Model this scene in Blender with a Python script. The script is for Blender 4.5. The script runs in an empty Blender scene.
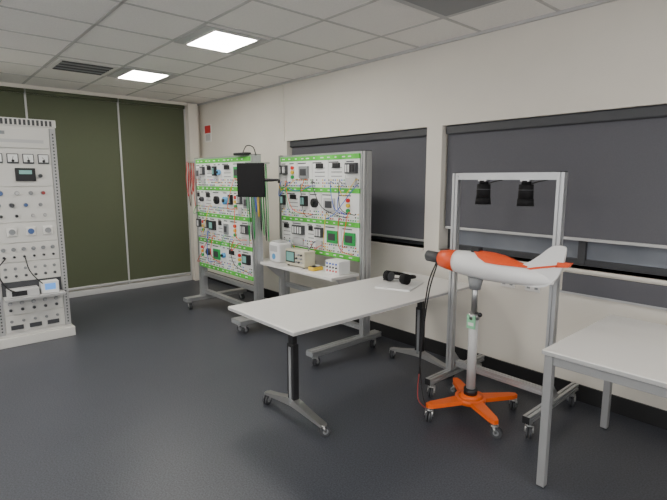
import bpy, bmesh, math, random
from mathutils import Vector, Matrix
scene=bpy.context.scene
# ---------------------------------------------------------------- materials
def mat(name,col,rough=0.5,metal=0.0,noise=0.0,nscale=40,emit=None,estr=0,spec=0.5,bump=0.0,alpha=1):
    m=bpy.data.materials.new(name); m.use_nodes=True
    nt=m.node_tree; b=nt.nodes['Principled BSDF']
    b.inputs['Base Color'].default_value=(*col,1); b.inputs['Roughness'].default_value=rough
    b.inputs['Metallic'].default_value=metal
    b.inputs['Specular IOR Level'].default_value=spec
    if noise>0 or bump>0:
        tc=nt.nodes.new('ShaderNodeTexCoord'); n=nt.nodes.new('ShaderNodeTexNoise')
        n.inputs['Scale'].default_value=nscale; n.inputs['Detail'].default_value=4
        nt.links.new(tc.outputs['Object'],n.inputs['Vector'])
        if noise>0:
            r=nt.nodes.new('ShaderNodeValToRGB')
            r.color_ramp.elements[0].position=.3; r.color_ramp.elements[1].position=.7
            r.color_ramp.elements[0].color=(*[c*(1-noise) for c in col],1)
            r.color_ramp.elements[1].color=(*[min(1,c*(1+noise)) for c in col],1)
            nt.links.new(n.outputs['Fac'],r.inputs['Fac']); nt.links.new(r.outputs['Color'],b.inputs['Base Color'])
        if bump>0:
            bp=nt.nodes.new('ShaderNodeBump'); bp.inputs['Strength'].default_value=bump; bp.inputs['Distance'].default_value=.002
            nt.links.new(n.outputs['Fac'],bp.inputs['Height']); nt.links.new(bp.outputs['Normal'],b.inputs['Normal'])
    if emit:
        b.inputs['Emission Color'].default_value=(*emit,1); b.inputs['Emission Strength'].default_value=estr
    return m
M={}
M['wall']=mat('wall_paint',(.75,.71,.635),.8,noise=.02,nscale=3,bump=.05)
M['ceil']=mat('ceiling_tile',(.85,.83,.80),.9,noise=.04,nscale=90,bump=.1)
M['tbar']=mat('ceiling_tbar',(.52,.51,.50),.6)  # white bars greyed: their slight shadow is put into the colour
M['black']=mat('black_plastic',(.012,.012,.014),.45)
M['mblack']=mat('matte_black_screen',(.010,.010,.011),.7,spec=.2)
M['dark']=mat('dark_grey',(.05,.052,.058),.5)
M['grey']=mat('grey_plastic',(.25,.26,.27),.5)
M['lgrey']=mat('light_grey',(.5,.5,.5),.5)
M['tleg']=mat('table_leg_grey',(.33,.335,.34),.45,.3)
M['alu']=mat('anodised_aluminium',(.52,.53,.54),.38,.75,noise=.03,nscale=20)
M['steel']=mat('brushed_steel',(.5,.5,.5),.3,.9)
M['white']=mat('white_laminate',(.76,.745,.72),.4,noise=.01,nscale=10)
M['panel']=mat('module_white',(.76,.77,.76),.5)
M['edge']=mat('grey_edging',(.42,.42,.42),.5)
M['green']=mat('rail_green',(.09,.50,.05),.5,noise=.25,nscale=8)
M['orange']=mat('orange_powdercoat',(.85,.13,.01),.4)
M['ored']=mat('turbine_orange_red',(.80,.09,.02),.35)
M['red']=mat('red_plastic',(.6,.02,.02),.4)
M['blue']=mat('blue_plastic',(.02,.10,.55),.4)
M['dblue']=mat('muted_blue_plastic',(.06,.12,.30),.4)
M['dred']=mat('muted_red_plastic',(.35,.05,.05),.4)
M['lblue']=mat('light_blue_plastic',(.10,.35,.65),.4)
M['yellow']=mat('yellow_plastic',(.75,.5,.03),.4)
M['gcable']=mat('green_cable',(.02,.35,.08),.4)
M['cab']=mat('cabinet_paint',(.64,.63,.60),.5,noise=.02,nscale=5)
M['cabside']=mat('cabinet_frame_grey',(.40,.40,.40),.5)
M['blind']=mat('roller_blind_charcoal',(.098,.098,.113),.75,noise=.08,nscale=300)
M['gblind']=mat('roller_blind_olive',(.080,.094,.052),.75,noise=.08,nscale=200)
M['rail']=mat('blind_rail',(.5,.5,.5),.4,.3)
M['glass']=mat('window_glass_dusk',(.22,.24,.28),.15,noise=.15,nscale=2)
M['base']=mat('black_baseboard',(.012,.012,.013),.5)
M['screen']=mat('lcd_screen',(.05,.12,.10),.2,emit=(.25,.5,.45),estr=.6)
M['bscreen']=mat('lcd_screen_blue',(.05,.12,.3),.2,emit=(.15,.4,.9),estr=.9)
M['label']=mat('label_green',(.25,.6,.35),.5)
M['cream']=mat('instrument_cream',(.62,.58,.45),.5)
M['body']=mat('turbine_white',(.78,.78,.78),.3)
M['light']=mat('led_panel',(.9,.9,.9),.5,emit=(1,.96,.88),estr=46)
def floor_mat():
    m=bpy.data.materials.new('vinyl_floor'); m.use_nodes=True; nt=m.node_tree; b=nt.nodes['Principled BSDF']
    tc=nt.nodes.new('ShaderNodeTexCoord'); n=nt.nodes.new('ShaderNodeTexNoise'); n.inputs['Scale'].default_value=120; n.inputs['Detail'].default_value=3
    r=nt.nodes.new('ShaderNodeValToRGB'); r.color_ramp.elements[0].position=.35; r.color_ramp.elements[1].position=.72
    r.color_ramp.elements[0].color=(.033,.036,.046,1); r.color_ramp.elements[1].color=(.080,.086,.104,1)
    n2=nt.nodes.new('ShaderNodeTexNoise'); n2.inputs['Scale'].default_value=1.3
    mr=nt.nodes.new('ShaderNodeMapRange'); mr.inputs['To Min'].default_value=.36; mr.inputs['To Max'].default_value=.48
    for t in (n,n2): nt.links.new(tc.outputs['Object'],t.inputs['Vector'])
    nt.links.new(n.outputs['Fac'],r.inputs['Fac']); nt.links.new(r.outputs['Color'],b.inputs['Base Color'])
    nt.links.new(n2.outputs['Fac'],mr.inputs['Value']); nt.links.new(mr.outputs['Result'],b.inputs['Roughness'])
    return m
M['floor']=floor_mat()
# ---------------------------------------------------------------- builder
def catmull(pts,n=6):
    P=[Vector(p) for p in pts]
    if len(P)<3: return P
    out=[]; Q=[P[0]*2-P[1]]+P+[P[-1]*2-P[-2]]
    for i in range(1,len(Q)-2):
        a,b,c,d=Q[i-1],Q[i],Q[i+1],Q[i+2]
        for k in range(n):
            t=k/n
            out.append(.5*((2*b)+(c-a)*t+(2*a-5*b+4*c-d)*t*t+(3*b-a-3*c+d)*t**3))
    out.append(P[-1]); return out
class B:
    def __init__(s,name): s.name=name; s.bm=bmesh.new(); s.mats=[]
    def mi(s,k):
        if k not in s.mats: s.mats.append(k)
        return s.mats.index(k)
    def _fin(s,faces,k,smooth=False):
        i=s.mi(k)
        for f in faces: f.material_index=i; f.smooth=smooth
    def box(s,x0,y0,z0,x1,y1,z1,k,bev=0,rot=None,piv=None):
        if x0>x1:x0,x1=x1,x0
        if y0>y1:y0,y1=y1,y0
        if z0>z1:z0,z1=z1,z0
        vs=[s.bm.verts.new(c) for c in ((x0,y0,z0),(x1,y0,z0),(x1,y1,z0),(x0,y1,z0),(x0,y0,z1),(x1,y0,z1),(x1,y1,z1),(x0,y1,z1))]
        fs=[s.bm.faces.new([vs[i] for i in q]) for q in ((3,2,1,0),(4,5,6,7),(0,1,5,4),(1,2,6,5),(2,3,7,6),(3,0,4,7))]
        s._fin(fs,k)
        if rot is not None:
            c=Vector(piv) if piv else Vector(((x0+x1)/2,(y0+y1)/2,(z0+z1)/2))
            for v in vs: v.co=c+rot@(v.co-c)
        if bev>0:
            es=set(e for f in fs for e in f.edges)
            r=bmesh.ops.bevel(s.bm,geom=list(es),offset=bev,segments=2,affect='EDGES',profile=.5)
            i=s.mi(k)
            for f in r['faces']: f.material_index=i
    def ring(s,c,ax,r,seg,sx=1,sy=1,ref=None):
        ax=ax.normalized(); up=Vector((0,0,1)) if abs(ax.z)<.9 else Vector((1,0,0))
        if ref is not None: up=ref
        u=ax.cross(up).normalized(); w=u.cross(ax).normalized()
        return [s.bm.verts.new(c+u*(math.cos(2*math.pi*i/seg)*r*sx)+w*(math.sin(2*math.pi*i/seg)*r*sy)) for i in range(seg)]
    def loft(s,rings,k,cap=True,smooth=True):
        fs=[]
        n=len(rings[0])
        for a,b in zip(rings,rings[1:]):
            for i in range(n): fs.append(s.bm.faces.new((a[i],a[(i+1)%n],b[(i+1)%n],b[i])))
        s._fin(fs,k,smooth)
        if cap:
            s._fin([s.bm.faces.new(rings[0][::-1]),s.bm.faces.new(rings[-1])],k)
    def cyl(s,p0,p1,r,k,r2=None,seg=20):
        p0=Vector(p0);p1=Vector(p1); a=p1-p0
        s.loft([s.ring(p0,a,r,seg),s.ring(p1,a,r if r2 is None else r2,seg)],k)
    def tube(s,pts,r,k,seg=8,n=6):
        P=catmull(pts,n); R=[]
        ref=None
        for i,p in enumerate(P):
            a=(P[min(i+1,len(P)-1)]-P[max(i-1,0)])
            if ref is None:
                ref=Vector((0,0,1)) if abs(a.normalized().z)<.9 else Vector((1,0,0))
            u=a.cross(ref).normalized(); ref=u.cross(a).normalized()
            R.append([s.bm.verts.new(p+u*(math.cos(2*math.pi*j/seg)*r)+ref*(math.sin(2*math.pi*j/seg)*r)) for j in range(seg)])
        s.loft(R,k)
    def prism(s,pts,d,k,smooth=False):
        d=Vector(d); a=[s.bm.verts.new(Vector(p)) for p in pts]; b=[s.bm.verts.new(Vector(p)+d) for p in pts]
        n=len(a); fs=[s.bm.faces.new(a[::-1]),s.bm.faces.new(b)]
        s._fin(fs,k)
        s._fin([s.bm.faces.new((a[i],a[(i+1)%n],b[(i+1)%n],b[i])) for i in range(n)],k,smooth)
    def prof(s,p0,p1,w,h,k,up=(0,0,1)):
        """slotted aluminium extrusion from p0 to p1; w across, h along 'up'"""
        p0=Vector(p0);p1=Vector(p1);a=(p1-p0).normalized(); up=Vector(up); u=a.cross(up).normalized(); v=u.cross(a).normalized()
        def side(n,half):
            L=2*half; c=max(1,round(L/.045)); o=[]
            for i in range(c):
                m=-half+L*(i+.5)/c
                o+= [(m-.005,0),(m-.005,.008),(m+.005,.008),(m+.005,0)]
            return o
        pts=[]
        W,H=w/2,h/2
        pts.append((-W,-H)); pts+=[(t,-H+d) for t,d in side(0,W)]
        pts.append((W,-H)); pts+=[(W-d,t) for t,d in side(0,H)]
        pts.append((W,H)); pts+=[(-t,H-d) for t,d in side(0,W)]
        pts.append((-W,H)); pts+=[(-W+d,-t) for t,d in side(0,H)]
        s.prism([p0+u*x+v*y for x,y in pts],p1-p0,k)
    def sph(s,c,r,k,sc=(1,1,1),seg=16):
        r0=bmesh.ops.create_uvsphere(s.bm,u_segments=seg,v_segments=seg//2,radius=r)
        vs=r0['verts']; fs=set(f for v in vs for f in v.link_faces)
        for v in vs: v.co=Vector((v.co.x*sc[0],v.co.y*sc[1],v.co.z*sc[2]))+Vector(c)
        s._fin(fs,k,True)
    def caster(s,x,y,r=.035,top=.1,ang=0.0):
        c,sn=math.cos(ang),math.sin(ang)
        ax=Vector((-sn,c,0)); o=Vector((x,y,0))+Vector((c,sn,0))*.015
        for sg in (-1,1):
            s.cyl(o+ax*(.004*sg)+Vector((0,0,r)),o+ax*(.016*sg)+Vector((0,0,r)),r,'dark')
            s.cyl(o+ax*(.0162*sg)+Vector((0,0,r)),o+ax*(.018*sg)+Vector((0,0,r)),r*.5,'grey')
            q=o+ax*(.021*sg)
            s.cyl(q+Vector((0,0,r)),Vector((x,y,r*2.05))+ax*(.019*sg),.009,'steel',seg=8)
        s.cyl((x,y,r*2.02),(x,y,r*2.3),.026,'steel')
        s.cyl((x,y,r*2.2),(x,y,top),.012,'steel')
    def done(s):
        co=[v.co for v in s.bm.verts]
        mn=Vector([min(c[i] for c in co) for i in range(3)]); mx=Vector([max(c[i] for c in co) for i in range(3)])
        o=(mn+mx)/2; o.z=mn.z
        for v in s.bm.verts: v.co-=o
        bmesh.ops.recalc_face_normals(s.bm,faces=s.bm.faces)
        me=bpy.data.meshes.new(s.name); s.bm.to_mesh(me); s.bm.free()
        for k in s.mats: me.materials.append(M[k])
        ob=bpy.data.objects.new(s.name,me); ob.location=o; scene.collection.objects.link(ob); return ob
# ---------------------------------------------------------------- room
XW=-7.0; YN=3.45; XE=2.6; YS=-2.8; H=2.7
b=B('floor'); b.box(XW-.2,YS-.2,-.1,XE+.2,YN+.3,0,'floor'); b.done()
b=B('ceiling'); b.box(XW-.2,YS-.2,H,XE+.2,YN+.3,H+.1,'ceil')
gx=[-2.15-.6*k for k in range(-8,9)]; gy=[2.95-.6*k for k in range(0,10)]
for x in gx:
    if XW<x<XE: b.box(x-.012,YS,H-.004,x+.012,YN,H+.001,'tbar')
for y in gy: b.box(XW,y-.012,H-.004,XE,y+.012,H+.001,'tbar')
b.box(XW,YN-.025,H-.02,XE,YN,H,'tbar')
b.done()
b=B('wall_west'); b.box(XW-.2,YS-.2,0,XW,YN+.3,H,'wall')
b.done()
b=B('wall_east'); b.box(XE,YS-.2,0,XE+.2,YN+.3,.5,'wall'); b.box(XE,YS-.2,2.5,XE+.2,YN+.3,H,'wall')  # unseen wall, opening added so daylight fills the ceiling
b.box(XE,YS-.2,.5,XE+.2,-2.2,2.5,'wall'); b.box(XE,2.6,.5,XE+.2,YN+.3,2.5,'wall'); b.done()
b=B('wall_south'); b.box(XW,YS-.2,0,XE,YS,.5,'wall'); b.box(XW,YS-.2,2.5,XE,YS,H,'wall')  # unseen wall, left open to let in extra fill daylight
b.box(XW,YS-.2,.5,-5.5,YS,2.5,'wall'); b.box(1.8,YS-.2,.5,XE,YS,2.5,'wall'); b.box(-2.0,YS-.2,.5,-1.7,YS,2.5,'wall'); b.done()
b=B('window_3')  # made-up frames in the added light openings, out of view
for (xa,xb) in ((-5.5,-2.0),(-1.7,1.8)):
    b.box(xa,YS-.1,.5,xb,YS-.05,.56,'dark'); b.box(xa,YS-.1,2.44,xb,YS-.05,2.5,'dark')
    for k in range(4): 
        xx=xa+.03+(xb-xa-.06)*k/3; b.box(xx-.03,YS-.1,.5,xx+.03,YS-.05,2.5,'dark')
b.done()
W1=(-4.73,-2.65); W2=(-2.49,-.2); ZB,ZT=.95,2.02
b=B('wall_north'); T=.25
b.box(XW,YN,0,XE,YN+T,ZB,'wall'); b.box(XW,YN,ZT,XE,YN+T,H,'wall')
b.box(XW,YN,ZB,W1[0],YN+T,ZT,'wall'); b.box(W1[1],YN,ZB,W2[0],YN+T,ZT,'wall'); b.box(W2[1],YN,ZB,XE,YN+T,ZT,'wall')
b.done()
b=B('baseboard_north'); b.box(XW,YN-.015,0,XE,YN,.12,'base'); b.done()
b=B('trim_1'); b.box(-4.79,YN-.012,ZT,-4.77,YN,H-.02,'wall'); b.done()
for i,(w,zb) in enumerate(((W1,1.02),(W2,1.16))):
    b=B('window_%d'%(i+1))
    x0,x1=w; y=YN+.14
    b.box(x0,y+.03,ZB,x1,y+.05,ZT,'glass')
    b.box(x0,y,ZB,x1,y+.06,ZB+.045,'dark'); b.box(x0,y,ZT-.05,x1,y+.06,ZT,'dark')
    n=2
    for k in range(n+1):
        xx=x0+(x1-x0)*k/n; b.box(max(x0,xx-.025),y-.005,ZB,min(x1,xx+.025),y+.06,ZT,'dark')
    b.box(x0,YN-.02,ZB-.02,x1,y,ZB,'wall')
    b.done()
    b=B('roller_blind')
    b.box(x0+.015,YN+.03,ZT-.075,x1-.015,YN+.1,ZT,'dark',.01)
    b.box(x0+.02,YN+.060,zb,x1-.02,YN+.063,ZT-.05,'blind')
    b.box(x0+.02,YN+.052,zb-.022,x1-.02,YN+.072,zb,'rail',.004)
    b.done()
b=B('dark_wall_strip'); b.box(-1.4,YN-.02,.78,-.1,YN,.915,'blind'); b.box(-1.42,YN-.018,.765,-.08,YN,.78,'rail'); b.done()  # dark strip of unclear identity below the right-hand window, rail along its foot
ys=[-1.0,.1,1.17,2.25,3.2]
for i in range(4):
    b=B('window_blind_olive')
    y0,y1=ys[i],ys[i+1]
    b.box(XW+.03,y0+.012,.13,XW+.034,y1-.012,H-.1,'gblind')
    b.box(XW+.02,y0+.012,.10,XW+.045,y1-.012,.13,'lgrey',.004)
    b.cyl((XW+.05,y0+.012,H-.07),(XW+.05,y1-.012,H-.07),.03,'gblind')
    b.box(XW,y1-.011,.05,XW+.04,y1+.011,H-.05,'lgrey')
    b.done()
b=B('trim_2'); b.box(XW,YS,0,XW+.06,3.2,.075,'lgrey',.004); b.box(XW,YS,H-.05,XW+.1,3.21,H-.005,'wall'); b.done()
b=B('trim_3'); b.box(XW,3.215,0,XW+.14,3.36,H-.02,'wall'); b.done()
for x in (-5.47,-3.70,-1.25,.8):
    for y in (2.05,-.35,-2.0):  # panels out of view are added to even out the room light
        if y==2.05 and x==-1.25: continue
        b=B('ceiling_light')
        b.box(x-.285,y-.285,H-.010,x+.285,y+.285,H-.004,'lgrey'); b.box(x-.245,y-.185,H-.016,x+.245,y+.185,H-.010,'light')
        for s in (-1,1): b.box(x-.26,y+s*.195-.008,H-.018,x+.26,y+s*.195+.008,H-.010,'white'); b.box(x+s*.255-.008,y-.2,H-.018,x+s*.255+.008,y+.2,H-.010,'white')
        b.done()
b=B('ceiling_vent'); x0,x1,y0,y1=-5.75,-5.2,1.17,1.73
b.box(x0,y0,H-.012,x1,y1,H-.004,'white')
for k in range(7):
    xx=x0+.06+k*.065; b.box(xx,y0+.05,H-.02,xx+.035,y1-.05,H-.012,'dark' if k%2==0 else 'grey')
b.done()
b=B('ceiling_return_grille'); b.box(-2.13,2.37,H-.02,-1.57,2.93,H-.004,'lgrey',.004)
b.box(-2.08,2.42,H-.024,-1.62,2.88,H-.019,'grey'); b.done()
b=B('exit_safety_sign'); b.box(-6.82,YN-.006,2.12,-6.62,YN,2.37,'white'); b.box(-6.81,YN-.008,2.25,-6.63,YN-.005,2.36,'red'); b.box(-6.79,YN-.008,2.14,-6.65,YN-.005,2.235,'lgrey'); b.done()
for x in (-1.82,-1.62):
    b=B('power_outlet'); b.box(x-.058,YN-.01,.73,x+.058,YN,.80,'white',.003)
    for d in (-.03,.03):
        b.box(x+d-.012,YN-.013,.75,x+d+.012,YN-.009,.775,'grey')
    b.done()
# ---------------------------------------------------------------- control cabinet
b=B('electrical_control_cabinet'); X=-5.25; Y0,Y1=.5,1.1
b.box(X-.6,Y0-.03,0,X+.03,Y1+.03,.09,'cab',.005)
b.box(X-.6,Y0,.09,X,Y1,2.06,'cab',.004)
b.box(X-.62,Y0-.01,2.05,X+.012,Y1+.01,2.12,'cab',.005)
for k in range(16): 
    yy=Y0+.03+k*.035; b.box(X+.010,yy,2.06,X+.014,yy+.02,2.11,'dark')
b.box(X,Y1-.05,.12,X+.015,Y1,2.04,'cabside',.002)
b.box(X,Y0,.12,X+.015,Y0+.05,2.04,'cabside',.002)
for k in range(60):
    for yy in (Y1-.025,Y0+.025):
        b.box(X+.014,yy-.006,.15+k*.031,X+.0165,yy+.006,.165+k*.031,'dark')
yl,yr=Y0+.055,Y1-.055
def plate(z0,z1): b.box(X,yl,z0+.003,X+.012,yr,z1-.003,'cab',.002)
for z0,z1 in ((.13,.30),(.30,.47),(.62,.80),(.80,.98),(.98,1.17),(1.17,1.50),(1.50,1.85),(1.85,2.03)): plate(z0,z1)
F=X+.012
b.box(F-.001,yl+.05,1.90,F+.001,yr-.05,1.93,'lgrey'); b.box(F-.001,yl+.02,1.97,F+.001,yl+.14,2.0,'grey')
for k in range(4):
    y=yl+.06+k*.122
    b.box(F,y-.045,1.71,F+.012,y+.045,1.80,'dark',.003); b.box(F+.011,y-.038,1.725,F+.014,y+.038,1.793,'panel')
    b.cyl((F+.013,y,1.735),(F+.018,y,1.735),.012,'black'); b.box(F+.0135,y-.002,1.74,F+.0155,y+.002,1.775,'black',rot=Matrix.Rotation(.5*(k-1.5),3,'X'))
b.box(F,yl+.19,1.55,F+.02,yl+.35,1.67,'black',.004); b.box(F+.02,yl+.22,1.615,F+.022,yl+.32,1.65,'screen')
def knob(y,z,r,k,h=.02):
    r*=.72; b.cyl((F,y,z),(F+.004,y,z),r*1.35,'grey'); b.cyl((F+.004,y,z),(F+.004+h,y,z),r,k)
for y,z,r,k in ((.08,1.60,.018,'grey'),(.42,1.60,.02,'dark'),(.09,1.44,.026,'dblue'),(.22,1.44,.02,'lgrey'),(.33,1.44,.02,'grey'),(.43,1.44,.020,'dred'),
    (.07,1.33,.02,'grey'),(.17,1.33,.024,'dark'),(.28,1.33,.02,'dblue'),(.40,1.33,.018,'grey'),(.08,1.23,.016,'black'),(.2,1.23,.016,'black'),(.33,1.23,.016,'lgrey'),(.43,1.23,.016,'lgrey')): knob(yl+y-.03,z,r,k)
for y in (.12,.27,.41): 
    b.box(F,yl+y-.04,1.045,F+.02,yl+y+.04,1.125,'white',.005); b.cyl((F+.02,yl+y,1.085),(F+.03,yl+y,1.085),.026,'dblue' if y>.2 and y<.4 else 'grey')
for k in range(6):
    knob(yl+.04+k*.08,.92,.019,'grey'); knob(yl+.04+k*.08,.85,.013,'black')
    knob(yl+.04+k*.08,.74,.014,'grey'); knob(yl+.04+k*.08,.67,.014,'dark')
for k in range(5):
    knob(yl+.05+k*.095,.41,.018,'lgrey'); knob(yl+.05+k*.095,.35,.016,'dark'); knob(yl+.05+k*.095,.24,.014,'grey')
for k in range(3): b.box(F,yl+.04+k*.15,.16,F+.01,yl+.14+k*.15,.2,'dark')
b.box(X-.002,yl,.475,X+.004,yr,.615,'dark')
b.box(X,yl+.03,.485,X+.12,yl+.28,.56,'lgrey',.006); b.box(X+.12,yl+.06,.50,X+.123,yl+.18,.545,'black')
b.box(X,yl+.30,.485,X+.1,yl+.45,.60,'panel',.006); b.box(X+.1,yl+.33,.52,X+.103,yl+.42,.58,'bscreen')
b.box(X,yl,.465,X+.16,yr,.485,'cabside')
b.tube([(F+.03,yl+.05,.85),(F+.10,yl-.03,.75),(F+.12,yl+.02,.6),(F+.11,yl+.1,.53)],.006,'black')
b.tube([(F+.03,yl+.2,.85),(F+.09,yl+.22,.72),(F+.09,yl+.3,.6),(F+.05,yl+.36,.55)],.005,'black')
b.done()
# ---------------------------------------------------------------- training racks
def rack(name,x0,x1,y,ztop,rows,seed,footy=(2.37,3.2),shelf=False):
    rnd=random.Random(seed); b=B(name)
    for x in (x0,x1):
        b.prof((x,y,.11),(x,y,ztop+.02),.05,.09,'alu',up=(0,1,0))
        b.box(x-.025,y-.045,ztop+.02,x+.025,y+.045,ztop+.024,'dark')
        b.prof((x,footy[0],.125),(x,footy[1],.125),.09,.045,'alu')
        b.box(x-.045,footy[0]-.004,.103,x+.045,footy[0],.147,'grey')
        for yy in (footy[0]+.06,footy[1]-.06): b.caster(x,yy,.038,.105,ang=rnd.uniform(-2,2))
    b.prof((x0,y+.02,.20),(x1,y+.02,.20),.045,.045,'alu'); b.prof((x0,y+.02,.42),(x1,y+.02,.42),.045,.045,'alu')
    b.prof((x0,y,ztop),(x1,y,ztop),.045,.045,'alu')
    ph=.305; xa,xb=x0+.028,x1-.028; yf=y-.05
    for r in range(rows+1):
        z=ztop-.02-r*ph
        b.box(xa,yf-.004,z-.022,xb,yf+.03,z+.022,'green')
        for k in range(int((xb-xa)/.1)):
            xx=xa+.03+k*.1+rnd.uniform(0,.03)
            b.box(xx,yf-.006,z-.005,xx+rnd.uniform(.02,.05),yf-.003,z+.006,'panel')
    cabs=['red','blue','black','gcable','yellow','orange']; socks=[]
    for r in range(rows):
        zt=ztop-.042-r*ph; zb=ztop-.02-(r+1)*ph+.022
        x=xa
        while x<xb-.06:
            w=rnd.choice([.095,.14,.19,.24])
            if x+w>xb-.06: w=xb-x
            b.box(x+.003,yf,zb,x+w-.003,yf+.02,zt,'panel',.002)
            f=yf; kind=rnd.random(); cx=x+w/2
            b.box(x+.012,f-.002,zt-.028,x+w*.6,f+.001,zt-.018,'dark')
            hh=(zt-zb)
            def blk(u0,v0,u1,v1,k,d=.02): b.box(x+w*u0,f-d,zb+hh*v0,x+w*u1,f,zb+hh*v1,k,.002)
            if kind<.22:
                blk(.15,.45,.85,.85,'black',.03); blk(.22,.52,.6,.78,'screen',.032)
            elif kind<.40:
                blk(.12,.5,.88,.86,'dark',.035); 
                for q in range(4): b.box(x+w*(.18+.17*q),f-.038,zb+hh*.55,x+w*(.18+.17*q)+w*.09,f-.034,zb+hh*.8,rnd.choice(['lgrey','panel','black']))
                blk(.15,.1,.8,.36,'lgrey',.02)
            elif kind<.55:
                b.cyl((cx,f-.03,zb+hh*.6),(cx,f,zb+hh*.6),min(w*.3,.045),rnd.choice(['dark','lblue','grey','black'])); b.cyl((cx,f-.045,zb+hh*.6),(cx,f-.03,zb+hh*.6),min(w*.16,.02),'black')
            elif kind<.70:
                blk(.2,.35,.8,.8,rnd.choice(['lblue','grey','gcable','lgrey']),.02); blk(.3,.45,.7,.7,'dark',.024)
            elif kind<.82:
                for q,c in enumerate(['red','yellow','gcable']): b.cyl((cx,f-.02,zb+hh*(.75-.18*q)),(cx,f,zb+hh*(.75-.18*q)),.018,c)
            else:
                for q in range(3): b.box(x+w*.2,f-.003,zb+hh*(.4+.15*q),x+w*.8,f+.001,zb+hh*(.4+.15*q)+.008,'grey')
                blk(.3,.7,.7,.88,'black',.015)
            nx=max(2,int(w/.028))
            for iz in (.06,.17,.28):
                for ix in range(nx):
                    if rnd.random()<.72:
                        px=x+w*(ix+.5)/nx; pz=zb+hh*iz
                        b.cyl((px,f-.006,pz),(px,f,pz),.0065,rnd.choice(['black','black','black','red','blue','gcable','yellow']),seg=8); socks.append((px,f,pz,r))
            x+=w
    n=18 if shelf else 10
    for _ in range(n):
        s0=rnd.choice(socks); s1=rnd.choice([q for q in socks if abs(q[0]-s0[0])<.45 and abs(q[3]-s0[3])<2])
        p,q=Vector(s0[:3]),Vector(s1[:3]); m=(p+q)/2+Vector((rnd.uniform(-.03,.03),-.09,-rnd.uniform(.05,.14)))
        c=rnd.choice(cabs)
        b.tube([p,p+Vector((0,-.04,0)),m,q+Vector((0,-.04,0)),q],.0035,c,seg=6,n=5)
    return b
b=rack('electrical_training_rack',-5.37,-4.12,2.62,1.79,4,11)
rr=random.Random(4)
b.box(-5.44,2.50,1.76,-5.395,2.70,1.775,'steel')
for k in range(9):
    y=2.5+k*.022; L=rr.uniform(.35,.6)
    b.tube([(-5.43,y,1.77),(-5.45,y-.01,1.77-L*.5),(-5.445,y+.01,1.77-L),(-5.435,y+.015,1.77-L*.5),(-5.42,y+.01,1.765)],.004,rr.choice(['red','red','red','black']),seg=6)
b.box(-4.095,2.48,1.72,-4.05,2.74,1.735,'steel')
for k in range(9):
    y=2.48+k*.028; L=rr.uniform(.4,.85)
    b.tube([(-4.075,y,1.73),(-4.06,y-.01,1.73-L*.5),(-4.055,y+.01,1.73-L),(-4.065,y+.015,1.73-L*.5),(-4.08,y+.01,1.725)],.004,['gcable','black','gcable','blue','yellow','black'][k%6],seg=6)
b.box(-4.42,2.54,1.81,-4.2,2.62,1.835,'black',.005); b.tube([(-4.3,2.58,1.83),(-4.22,2.58,1.90),(-4.1,2.58,1.88),(-4.08,2.6,1.8)],.005,'black')
b.done()
b=B('monitor_on_arm')
R=Matrix.Rotation(math.radians(34),3,'Z'); c=Vector((-3.80,2.36,1.56))
b.box(c.x-.135,c.y-.012,c.z-.155,c.x+.135,c.y+.012,c.z+.155,'mblack',.006,R,c)
b.box(c.x-.123,c.y-.0135,c.z-.14,c.x+.123,c.y-.012,c.z+.145,'mblack',0,R,c)
b.cyl(c+Vector((0,.02,0)),c+Vector((-.04,.09,0)),.03,'black')
b.tube([c+Vector((-.04,.09,0)),c+Vector((.05,.2,0)),c+Vector((-.08,.27,0)),(-4.085,2.62,1.57)],.014,'black')
b.tube([c+Vector((.05,.19,0)),c+Vector((.10,.23,0)),c+Vector((.13,.22,-.02))],.012,'black')
b.box(-4.095,2.58,1.52,-4.075,2.66,1.62,'black',.003)
b.done()
b=rack('electrical_training_rack',-4.21,-2.97,3.02,1.79,3,27,shelf=True)
SZ=.73
b.box(-4.27,2.63,SZ-.028,-2.99,2.965,SZ,'white',.004)
for x in (-4.2,-3.05):
    b.prism([(x-.012,2.975,SZ-.03),(x-.012,2.72,SZ-.03),(x-.012,2.975,SZ-.25)],(.024,0,0),'lgrey')
b.prof((-4.2,3.02,.62),(-3.0,3.02,.62),.045,.045,'alu')
b.box(-4.23,2.95,.11,-4.19,3.0,.7,'lgrey')
b.done()
b=B('white_bench_instrument'); x,y=-3.98,2.80
b.box(x-.09,y-.08,SZ,x+.09,y+.08,SZ+.2,'body',.02); b.box(x-.06,y-.082,SZ+.11,x+.06,y-.079,SZ+.17,'lgrey'); b.cyl((x,y-.083,SZ+.06),(x,y-.079,SZ+.06),.03,'lblue')
b.box(x-.07,y-.06,SZ+.2,x+.07,y+.06,SZ+.215,'lgrey',.005); b.done()
b=B('oscilloscope'); x,y=-3.62,2.78
b.box(x-.15,y-.07,SZ+.012,x+.15,y+.07,SZ+.165,'cream',.01); b.box(x-.135,y-.074,SZ+.04,x+.01,y-.069,SZ+.15,'black',.003); b.box(x-.12,y-.0755,SZ+.055,x-.005,y-.0735,SZ+.14,'screen')
for i in range(3):
    for j in range(3): b.cyl((x+.04+i*.038,y-.085,SZ+.055+j*.036),(x+.04+i*.038,y-.07,SZ+.055+j*.036),.010,['grey','dark','lgrey'][(i+j)%3],seg=12)
for sx in (-.12,.12):
    for sy in (-.05,.05): b.cyl((x+sx,y+sy,SZ),(x+sx,y+sy,SZ+.014),.012,'black')
b.tube([(x-.13,y,SZ+.16),(x-.12,y,SZ+.2),(x+.12,y,SZ+.2),(x+.13,y,SZ+.16)],.007,'grey'); b.done()
b=B('multimeter'); x,y=-3.36,2.76
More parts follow.
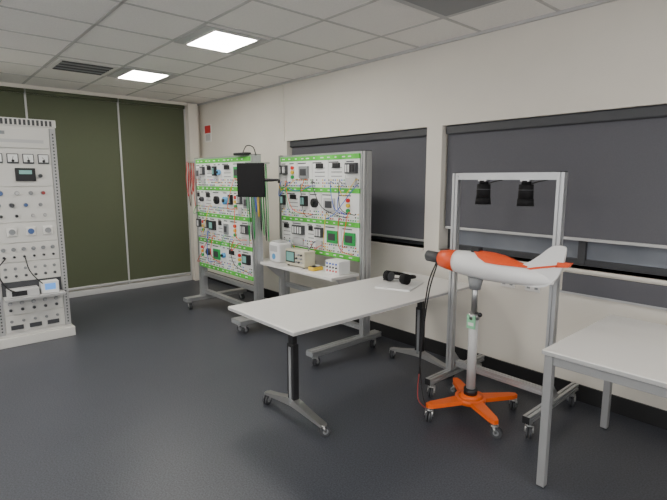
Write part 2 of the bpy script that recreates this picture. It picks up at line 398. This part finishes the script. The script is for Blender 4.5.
b.box(x-.04,y-.06,SZ,x+.04,y+.06,SZ+.035,'yellow',.008); b.box(x-.032,y-.05,SZ+.034,x+.032,y+.052,SZ+.038,'dark',.001); b.box(x-.025,y+.01,SZ+.037,x+.025,y+.045,SZ+.040,'lgrey'); b.cyl((x,y-.02,SZ+.037),(x,y-.02,SZ+.046),.018,'black'); b.done()
b=B('power_supply_module'); x,y=-3.12,2.82
b.box(x-.09,y-.07,SZ,x+.09,y+.07,SZ+.12,'panel',.006)
for i in range(4):
    for j in range(3): b.cyl((x-.06+i*.04,y-.078,SZ+.03+j*.032),(x-.06+i*.04,y-.069,SZ+.03+j*.032),.008,['red','black','blue'][j],seg=10)
b.done()
# ---------------------------------------------------------------- main table
b=B('folding_meeting_table'); TX0,TX1,TY0,TY1,TZ=-2.74,-2.02,1.5,3.3,.74
b.box(TX0,TY0,TZ-.026,TX1,TY1,TZ,'white',.005)
b.box(TX0-.001,TY0-.001,TZ-.022,TX1+.001,TY1+.001,TZ-.005,'edge',.003)
cx=(TX0+TX1)/2
for yy in (1.76,3.08):
    b.box(cx-.06,yy-.04,TZ-.075,cx+.06,yy+.04,TZ-.026,'dark',.006)
    b.box(cx-.026,yy-.018,.50,cx+.026,yy+.018,TZ-.07,'black',.005)
    b.box(cx-.034,yy-.024,.10,cx+.034,yy+.024,.52,'black',.006)
    b.box(cx-.012,yy-.027,.12,cx+.012,yy-.022,.50,'grey')
    pts=[(cx-.31,.085),(cx-.2,.105),(cx-.08,.135),(cx,.15),(cx+.08,.135),(cx+.2,.105),(cx+.31,.085),(cx+.31,.068),(cx+.2,.078),(cx+.08,.09),(cx,.095),(cx-.08,.09),(cx-.2,.078),(cx-.31,.068)]
    b.prism([(p[0],yy-.025,p[1]) for p in pts],(0,.05,0),'steel')
    for sx in (-1,1): b.caster(cx+.295*sx,yy,.036,.085,ang=1.2*sx)
b.box(cx-.02,1.76,TZ-.06,cx+.02,3.08,TZ-.03,'dark')
b.done()
b=B('instruction_booklet'); b.box(-2.53,2.65,TZ,-2.25,2.99,TZ+.012,'body',.002,Matrix.Rotation(.35,3,'Z')); b.done()
b=B('headphones'); c=Vector((-2.44,2.84,TZ+.013))
for sx in (-1,1):
    p=c+Vector((.088*sx,.0,.042)); 
    b.cyl(p+Vector((-.024,0,0)),p+Vector((.024,0,0)),.042,'mblack'); b.cyl(p+Vector((-.036*sx,0,0)),p+Vector((-.018*sx,0,0)),.036,'dark')
b.tube([c+Vector((-.088,.0,.06)),c+Vector((-.095,.07,.055)),c+Vector((-.06,.15,.035)),c+Vector((0,.17,.02)),c+Vector((.06,.15,.035)),c+Vector((.095,.07,.055)),c+Vector((.088,.0,.06))],.014,'mblack')
b.tube([c+Vector((-.088,-.03,.02)),c+Vector((-.12,-.02,.006)),c+Vector((-.11,.08,.006)),c+Vector((-.06,.12,.006))],.0045,'black')
b.done()
# ---------------------------------------------------------------- lamp frame
b=B('spotlight_test_frame'); fx0,fx1,fy,ft=-1.975,-1.24,2.93,1.61
for x in (fx0,fx1):
    b.prof((x,fy,.11),(x,fy,ft),.045,.045,'alu',up=(0,1,0))
    b.prof((x,2.66,.125),(x,3.38,.125),.045,.045,'alu'); b.box(x-.022,2.656,.103,x+.022,2.66,.147,'black')
    for yy in (2.71,3.33): b.caster(x,yy,.036,.105,ang=-1.2)
    b.box(x-.022,fy-.022,ft,x+.022,fy+.022,ft+.004,'black')
    b.prism([(x-.01,fy+.022,.147),(x-.01,fy+.16,.147),(x-.01,fy+.022,.3)],(.02,0,0),'alu')
b.prof((fx0+.022,fy,ft-.022),(fx1-.022,fy,ft-.022),.045,.045,'alu')
b.prof((fx0+.022,fy+.06,.19),(fx1-.022,fy+.06,.19),.045,.045,'alu')
for x in (-1.76,-1.46):
    b.box(x-.03,fy-.025,ft-.055,x+.03,fy+.025,ft-.044,'steel')
    b.cyl((x,fy,ft-.075),(x,fy,ft-.05),.03,'mblack')
    b.cyl((x,fy,ft-.165),(x,fy,ft-.075),.046,'mblack',.044,24)
    b.cyl((x,fy,ft-.112),(x,fy,ft-.106),.048,'dark')
    b.cyl((x,fy,ft-.21),(x,fy,ft-.165),.052,'mblack',.048,24); b.cyl((x,fy,ft-.212),(x,fy,ft-.209),.044,'grey')
    b.tube([(x+.01,fy,ft-.08),(x+.05,fy+.03,ft-.06),(x+.12,fy+.03,ft-.045)],.004,'black')
b.done()
# ---------------------------------------------------------------- turbine
b=B('wind_turbine_trainer'); c=Vector((-1.65,2.70,0)); zc=1.02
for ang in (-113,-30,56,143):
    a=math.radians(ang); d=Vector((math.cos(a),math.sin(a),0)); L=.31 if ang!=143 else .29
    e=c+d*L; n=Vector((-d.y,d.x,0))
    pts=[c+n*.05,c-n*.05,e-n*.028+d*-.02,e-n*.015+d*.02,e+n*.015+d*.02,e+n*.028+d*-.02]
    b.prism([p+Vector((0,0,.09)) for p in pts],(0,0,.028),'orange')
    b.caster(e.x,e.y,.036,.092,ang=a+.8)
b.cyl(c+Vector((0,0,.088)),c+Vector((0,0,.125)),.10,'orange',seg=28); b.cyl(c+Vector((0,0,.125)),c+Vector((0,0,.14)),.085,'orange',.05,28)
b.cyl(c+Vector((0,0,.14)),c+Vector((0,0,.18)),.045,'black')
b.cyl(c+Vector((0,0,.18)),c+Vector((0,0,.68)),.03,'lgrey'); b.cyl(c+Vector((0,0,.66)),c+Vector((0,0,.70)),.036,'steel')
b.cyl(c+Vector((0,0,.70)),c+Vector((0,0,.93)),.02,'steel'); b.cyl(c+Vector((0,0,.86)),c+Vector((0,0,.94)),.035,'grey',.05)
b.box(c.x-.03,c.y-.034,.60,c.x+.03,c.y-.026,.69,'label')
b.box(c.x-.02,c.y-.0355,.62,c.x+.02,c.y-.034,.64,'white')
b.cyl(c+Vector((.03,-.02,.71)),c+Vector((.06,-.04,.71)),.008,'black'); b.sph(c+Vector((.07,-.045,.71)),.015,'black')
def nac(seq,k,seg=28):
    b.loft([b.ring(Vector((x,c.y,z)),Vector((1,0,0)),1,seg,sx=ry,sy=rz,ref=Vector((0,0,1))) for x,z,ry,rz in seq],k)
nac([(-2.04,1.035,.03,.03),(-2.035,1.035,.038,.038),(-1.93,1.03,.038,.038),(-1.925,1.03,.03,.03)],'dark')
b.cyl((-2.06,c.y,1.035),(-2.04,c.y,1.035),.012,'steel')
nac([(-1.93,1.03,.045,.045),(-1.92,1.03,.057,.057),(-1.86,1.028,.066,.068),(-1.80,1.027,.072,.075)],'ored')
nac([(-1.80,1.027,.070,.074),(-1.77,1.025,.074,.078),(-1.68,1.022,.082,.086),(-1.58,1.02,.085,.088),(-1.48,1.012,.08,.080),(-1.38,1.003,.066,.066),(-1.28,.995,.045,.050),(-1.20,.992,.022,.034),(-1.15,.99,.008,.015)],'body')
sec=[(-1.66,1.025,.08,.090,.25),(-1.60,1.022,.085,.093,.8),(-1.54,1.020,.085,.094,1.05),(-1.46,1.015,.083,.089,1.0),(-1.38,1.006,.068,.075,.8),(-1.30,1.0,.045,.06,.5)]
def arc(x,z,ry,rz,hw,off): return [b.bm.verts.new((x,c.y+math.sin(t)*(ry+off),z+math.cos(t)*(rz+off))) for t in [hw*(-1+2*i/12)*1.1 for i in range(13)]]
rows=[arc(*s_,.002) for s_ in sec]
fs=[]
for r0,r1 in zip(rows,rows[1:]):
    for i in range(12): fs.append(b.bm.faces.new((r0[i],r0[i+1],r1[i+1],r1[i])))
b._fin(fs,'ored',True)
fin=[(-1.50,1.03),(-1.40,1.045),(-1.31,1.08),(-1.24,1.13),(-1.185,1.18),(-1.15,1.198),(-1.10,1.195),(-1.095,1.15),(-1.11,1.07),(-1.135,1.01),(-1.18,.962),(-1.24,.942),(-1.34,.942),(-1.46,.955)]
P=[Vector((p[0],c.y-.013,p[1])) for p in fin]; P=catmull(P+[P[0]],4)[:-1]
b.prism(P,(0,.026,0),'body',True)
b.box(-1.68,c.y-.025,1.10,-1.62,c.y+.025,1.135,'black',.006)
b.prism([(-1.14,c.y-.016,1.075),(-1.07,c.y-.016,1.085),(-1.055,c.y-.016,1.11),(-1.13,c.y-.016,1.108)],(0,.032,0),'ored')
b.prism([(-1.36,c.y-.016,1.022),(-1.25,c.y-.016,1.052),(-1.13,c.y-.016,1.08),(-1.13,c.y-.016,1.092),(-1.25,c.y-.016,1.064),(-1.36,c.y-.016,1.034)],(0,.032,0),'ored')
b.tube([(-1.96,c.y,1.0),(-2.0,c.y-.03,.85),(-2.02,c.y-.05,.6),(-2.02,c.y-.08,.3),(-1.97,c.y-.1,.05),(-1.9,c.y-.15,.008)],.005,'black')
b.tube([(-1.93,c.y-.03,1.0),(-1.97,c.y-.06,.8),(-1.99,c.y-.09,.5),(-2.0,c.y-.11,.20)],.005,'black')
b.tube([(-2.0,c.y-.11,.20),(-2.0,c.y-.12,.1),(-1.97,c.y-.14,.012),(-1.82,c.y-.2,.008)],.004,'dred')
b.done()
# ---------------------------------------------------------------- right table
b=B('office_table'); x0,x1,y0,y1,tz=-1.0,.55,2.27,3.2,.735
b.box(x0,y0,tz-.025,x1,y1,tz,'white',.004); b.box(x0-.001,y0-.001,tz-.023,x1+.001,y1+.001,tz-.004,'edge',.002)
b.box(x0+.01,y0+.02,tz-.075,x1-.01,y0+.045,tz-.025,'tleg',.002); b.box(x0+.01,y1-.045,tz-.075,x1-.01,y1-.02,tz-.025,'tleg',.002)
b.box(x0+.015,y0+.02,tz-.075,x0+.04,y1-.02,tz-.025,'tleg',.002); b.box(x1-.04,y0+.02,tz-.075,x1-.015,y1-.02,tz-.025,'tleg',.002)
for x in (x0+.01,x1-.05):
    for y in (y0+.01,y1-.05):
        b.box(x,y,.006,x+.04,y+.04,tz-.025,'tleg',.003); b.box(x+.004,y+.004,0,x+.036,y+.036,.008,'black')
b.done()
# ---------------------------------------------------------------- world + camera
w=bpy.data.worlds.new('World'); scene.world=w; w.use_nodes=True
w.node_tree.nodes['Background'].inputs[0].default_value=(.96,.97,1,1); w.node_tree.nodes['Background'].inputs[1].default_value=2.2
cd=bpy.data.cameras.new('camera'); cam=bpy.data.objects.new('camera',cd); scene.collection.objects.link(cam)
cam.location=(0,0,1.57); cam.rotation_euler=(math.radians(81.5),0,math.radians(48.4)); cd.sensor_width=36; cd.lens=25.64; cd.clip_start=.05
scene.camera=cam
